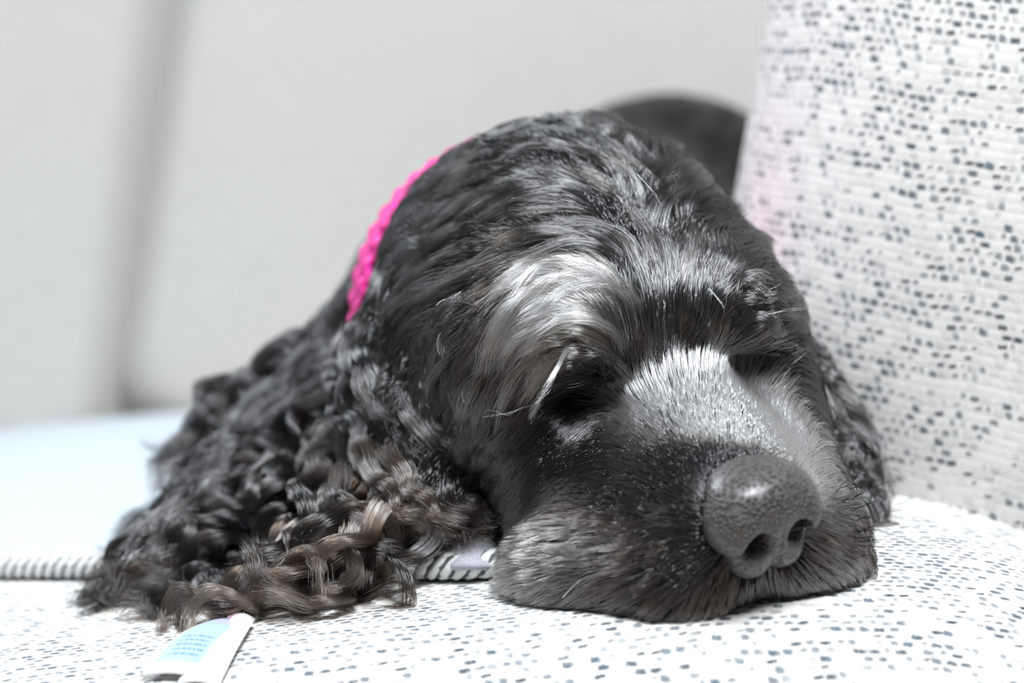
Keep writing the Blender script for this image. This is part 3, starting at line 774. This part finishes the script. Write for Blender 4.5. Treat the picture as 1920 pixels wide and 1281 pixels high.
STREAMS = [  # path, locks, strands, curl mm, wave cm, melanin
 ([(705,598,.842),(690,680,.828),(725,760,.815),(770,815,.808)], 9, 110, 1.6, 3.2, .90),
 ([(760,610,.842),(765,700,.822),(795,790,.806),(848,875,.800)], 9, 110, 1.6, 3.2, .89),
 ([(660,640,.860),(640,720,.845),(670,800,.832),(690,860,.825)], 8, 90, 2.4, 2.6, .93),
 ([(690,800,.826),(735,890,.808),(795,955,.798),(885,1000,.792)], 16, 120, 2.0, 1.9, .70),
 ([(650,880,.822),(650,960,.805),(700,1030,.792),(775,1085,.785)], 10, 110, 5.0, 3.2, .74),
 ([(600,880,.84),(570,970,.82),(510,1070,.80),(440,1150,.785)], 11, 110, 5.5, 3.4, .76),
 ([(560,850,.87),(460,950,.85),(340,1060,.83),(205,1160,.815)], 12, 110, 5.0, 3.8, .84),
 ([(490,800,.92),(400,900,.89),(300,990,.87),(180,1085,.845)], 12, 110, 5.0, 4.0, .88),
 ([(700,970,.80),(640,1050,.787),(590,1120,.778),(520,1165,.775)], 11, 110, 5.5, 3.0, .72),
 ([(620,990,.81),(520,1080,.797),(430,1140,.788),(380,1160,.782)], 11, 110, 5.5, 3.0, .74),
 ([(600,650,.95),(480,720,.94),(380,830,.92),(310,900,.90)], 13, 100, 4.5, 3.6, .91),
 ([(660,740,.88),(560,820,.88),(460,920,.87),(390,1000,.86)], 13, 100, 4.5, 3.4, .88),
 ([(420,900,.89),(330,1000,.86),(260,1100,.835),(215,1190,.815)], 10, 80, 4.5, 2.4, .86),
 ([(480,1000,.86),(400,1080,.83),(330,1130,.81),(260,1160,.80)], 10, 80, 4.5, 2.4, .85),
 # ear beside the cushion
 ([(1455,650,.845),(1500,700,.838),(1560,760,.835),(1615,830,.835)], 10, 90, 1.4, 2.6, .87),
 ([(1470,740,.838),(1520,800,.832),(1570,860,.830),(1630,900,.832)], 10, 90, 2.0, 2.0, .86),
 ([(1500,850,.832),(1550,910,.828),(1600,950,.828),(1640,990,.830)], 9, 80, 2.6, 1.8, .88),
 ([(1560,920,.830),(1600,980,.828),(1625,1040,.826),(1635,1080,.824)], 7, 80, 2.4, 1.8, .92),
]
allp, allm, sheen = [], [], []
for si, (path, nl, ns, am, wl, mel) in enumerate(STREAMS):
    W = np.array([P(*q) for q in path])
    for k in range(nl):
        a_ = rng.uniform(0.0, 0.22); b_ = rng.uniform(0.72, 1.12)
        q = smooth_path(W, 40); ii = np.clip(np.linspace(a_, min(b_, 1), 7) * 39, 0, 39); pth = q[ii.astype(int)]
        side = rng.normal(0, 1, 3) * np.array([0.006, 0.006, 0.004]) * (1.0 if nl > 10 else 0.7)
        pth = pth + side + np.linspace(0, 1, 7)[:, None] * rng.normal(0, 0.003, 3)
        p = lock(pth, int(ns * 1.5), rng.uniform(0.0034, 0.0058), 0.0024, am * 0.001 * rng.uniform(0.6, 1.4), wl * 0.01 * rng.uniform(0.75, 1.3), 0.0014, rng.choice([-1, 1]))
        allp.append(p); sheen.append(np.full(len(p), si < 3 or si >= 14)); allm.append(np.clip(0.84 + (mel - 0.80) * 0.62 + rng.normal(0, 0.04) + rng.normal(0, 0.025, len(p)), 0.6, 0.99))
allp = np.concatenate(allp); allm = np.concatenate(allm); sheen = np.concatenate(sheen)
curves_obj('ear_hair', allp[sheen], allm[sheen] - 0.04, 0.00008 * rng.uniform(0.8, 1.2, int(sheen.sum())), dog, M_FUR, label='glossy wavy hair falling over the ears')
allp, allm = allp[~sheen], allm[~sheen]
curves_obj('curly_feathering', allp, allm, 0.00008 * rng.uniform(0.8, 1.2, len(allp)), dog, M_CURL, label='long wavy black and brown curls of ears and foreleg', warm=0.30)

def S3(px, py, off):
    dr = unit(P(px, py, 1.0) - CAM); h = BVH.ray_cast(Vector(CAM), Vector(dr))
    q = np.array(h[0]) if h[0] is not None else np.array(BVH.find_nearest(Vector(P(px, py, 0.84)))[0])
    return q + unit(tri(CGR, q[None]))[0] * off * 0.35 - dr * off * 0.65
HEADS = [  # surface path, locks, strands, wave mm, wave cm, melanin; left brow arcs paled as painted highlights
 ([(1150,650),(1122,572),(1060,540),(990,565),(945,640),(925,705)], 30, 90, 0.8, 4, .66),
 ([(1150,610),(1105,535),(1030,512),(950,545),(900,610)], 24, 90, 0.8, 4, .69),
 ([(1150,670),(1110,615),(1050,598),(990,635),(955,705)], 28, 90, 0.8, 4, .66),
 ([(1140,690),(1090,645),(1040,655),(1003,712),(985,775)], 16, 80, 0.8, 4, .74),
 ([(1180,560),(1140,485),(1060,460),(970,492),(895,560)], 14, 80, 1.4, 3.5, .86),
 ([(1225,640),(1222,545),(1195,460),(1140,410)], 12, 70, 1.0, 3.5, .87),
 ([(1290,630),(1298,545),(1308,465),(1320,410)], 12, 70, 1.0, 3.5, .86),
 ([(1350,630),(1385,550),(1435,490),(1490,480)], 12, 70, 1.0, 3.5, .86),
 ([(1400,620),(1450,560),(1500,550),(1525,600)], 10, 70, 1.0, 3.5, .86),
 ([(1400,630),(1445,595),(1480,600),(1500,640)], 12, 70, 1.0, 3.5, .86),
 ([(1390,560),(1430,535),(1470,545),(1495,590)], 12, 70, 1.0, 3.5, .85),
 ([(1210,430),(1180,350),(1120,315),(1060,300)], 16, 90, 1.4, 4, .85),
 ([(1230,430),(1262,350),(1310,318),(1370,335)], 16, 90, 1.4, 4, .86),
 ([(1130,430),(1030,390),(920,405),(840,465)], 18, 90, 1.8, 4, .91),
 ([(1060,350),(960,325),(870,355),(800,430)], 18, 90, 1.8, 4, .92),
 ([(1010,470),(900,475),(815,515),(745,570)], 16, 90, 1.6, 4, .88),
 ([(900,560),(855,620),(825,700),(835,790)], 16, 90, 1.6, 4, .93),
 ([(970,640),(910,700),(885,780),(905,850)], 14, 80, 1.4, 4, .92),
 ([(860,480),(790,540),(745,600),(725,660)], 14, 90, 1.8, 4, .92),
 ([(1090,300),(1010,268),(930,280),(860,325)], 14, 80, 1.6, 4, .92),
 ([(940,420),(850,430),(780,480),(730,545)], 14, 80, 1.8, 4, .92),
 ([(1130,285),(1100,258),(1070,243),(1040,238)], 8, 60, 1.4, 4, .90),
 ([(1300,400),(1350,370),(1400,400),(1440,450)], 10, 80, 1.4, 4, .90),
]
hp, hm = [], []
for path, nl, ns, am, wl, mel in HEADS:
    pa = np.array(path, float); m_ = len(pa)
    for k in range(nl):
        sh = rng.normal(0, 1, 2) * np.array([22, 22]); off = -0.0015 + rng.uniform(0.004, 0.013) * np.sin(np.linspace(0.0, 2.4, m_))
        dev = np.linspace(0, 1, m_)[:, None] * rng.normal(0, 14, 2)
        W = np.array([S3(x, y, o_) for (x, y), o_ in zip(pa + sh + dev, off)])
        a_ = rng.uniform(0.0, 0.12); b_ = rng.uniform(0.6, 1.0); q = smooth_path(W, 40); q = q[(np.linspace(a_, b_, 8) * 39).astype(int)]
        if np.max(np.linalg.norm(np.diff(q, axis=0), axis=1)) > 0.03: continue
        p = lock(q, ns, rng.uniform(0.0022, 0.0046), 0.0018, am * 0.00055 * rng.uniform(0.4, 1.4), wl * 0.01 * rng.uniform(0.8, 1.3), 0.0010, rng.choice([-1, 1]), 16)
        hp.append(p); hm.append(np.clip(mel + rng.normal(0, 0.03) + rng.normal(0, 0.025, len(p)), 0.6, 0.99))
hp = np.concatenate(hp); hm = np.concatenate(hm)
curves_obj('brow_feathering', hp, hm, 0.000075 * rng.uniform(0.8, 1.2, len(hp)), dog, M_BROW, label='long swept brow and crown hair')
# single features of the brow and muzzle
tp_, tm_ = [], []
def feat(pts, n, r0, r1, mel, spread=0.0005, amp=0.0):
    p = lock(np.array([P(*q) for q in pts]), n, r0, r1, amp, 0.03, spread); tp_.append(p); tm_.append(np.clip(rng.normal(mel, 0.03, n), 0.3, 1))
feat([(1068,645,.757),(1040,700,.748),(1012,750,.746),(990,790,.748)], 36, .0009, .0004, .58, .0004)
for q in ([(1195,325,.785),(1225,360,.772),(1245,395,.77)], [(1385,415,.80),(1400,402,.795),(1415,398,.79)], [(1440,590,.765),(1490,580,.76),(1570,577,.765)],
          [(1000,760,.76),(950,775,.755),(890,782,.76)], [(900,575,.775),(840,560,.78),(815,575,.78)], [(1055,1120,.735),(1075,1100,.725),(1095,1085,.725)],
          [(1310,520,.755),(1305,550,.745),(1300,580,.745)], [(1330,540,.755),(1355,570,.745),(1362,590,.745)]):
    feat(q, 3, .0004, .0003, .50, .0003)
tp_ = np.concatenate(tp_); tm_ = np.concatenate(tm_)
curves_obj('stray_hair', tp_, tm_, np.full(len(tp_), 0.00006), dog, label='pale stray hairs and bright brow tuft')
wk = []
for k in range(26):
    px, py = rng.uniform(1555, 1610), rng.uniform(915, 1060); dx = rng.uniform(30, 75); dy = rng.uniform(-25, 12) - (py < 960) * 18
    wk.append(smooth_path(np.array([P(px, py, .752), P(px + dx * .5, py + dy * .6, .742), P(px + dx, py + dy, .738)]), 8))
for k in range(14):
    px, py = rng.uniform(1180, 1300), rng.uniform(1000, 1090); dx = -rng.uniform(30, 70); dy = rng.uniform(-5, 35)
    wk.append(smooth_path(np.array([P(px, py, .733), P(px + dx * .5, py + dy * .4, .722), P(px + dx, py + dy, .720)]), 8))
m_wh, b = new_mat('whisker'); b.inputs['Base Color'].default_value = (0.012, 0.012, 0.013, 1); b.inputs['Roughness'].default_value = 0.4
curves_obj('whiskers', np.array(wk), np.full(len(wk), 0.99), np.full(len(wk), 0.00016), dog, m_wh, 0.35, label='stiff black whiskers')

# ------------------------------------------------------------------ collar
NA, NBD = 260, 14
cx_ = unit(np.cross(NAX, np.array([0, 0, 1.0]))); cy_ = np.cross(cx_, NAX)
V, UV, F = [], [], []
prof = []
for j in range(NBD):                                               # flat strap cross-section: out along axis, back inside
    a_ = 2 * math.pi * j / NBD; prof.append((0.0095 * np.sign(math.cos(a_)) * abs(math.cos(a_)) ** 0.5, 0.0017 * np.sign(math.sin(a_)) * abs(math.sin(a_)) ** 0.6))
for i in range(NA):
    th = 2 * math.pi * i / NA
    for j, (ax_, rd) in enumerate(prof):
        bmp = 0.0007 * math.sin(th * 52 + (ax_ / 0.0095) * 3.0) if rd > 0 else 0
        r_ = 0.0695 + rd + bmp + 0.14 * ax_
        V.append(CC + NAX * ax_ + r_ * (math.cos(th) * cx_ + math.sin(th) * cy_)); UV.append((th * 0.07, ax_))
        F.append((i * NBD + j, i * NBD + (j + 1) % NBD, ((i + 1) % NA) * NBD + (j + 1) % NBD, ((i + 1) % NA) * NBD + j))
m_col, b = new_mat('collar_webbing'); u, v, _ = split(coords('UV'))
wv = (u * 740.0 + v * 300.0).sin() * (v * 900.0 - u * 200.0).sin()
c = mixc(wv.step(-0.2, 0.6), (0.60, 0.008, 0.20), (0.92, 0.045, 0.42)); c = mixc(v.step(0.0065, 0.009) * 0.8, c, (0.95, 0.20, 0.20))
X.nt.links.new(c, b.inputs['Base Color']); b.inputs['Roughness'].default_value = 0.6; bump(b, wv, 0.6, 0.0008)
col_o = mesh_obj('dog_collar', V, F, m_col, uv=UV)
tag(col_o, 'bright pink woven collar around the dog\'s neck', 'dog collar')
print('T', time.time() - T0)
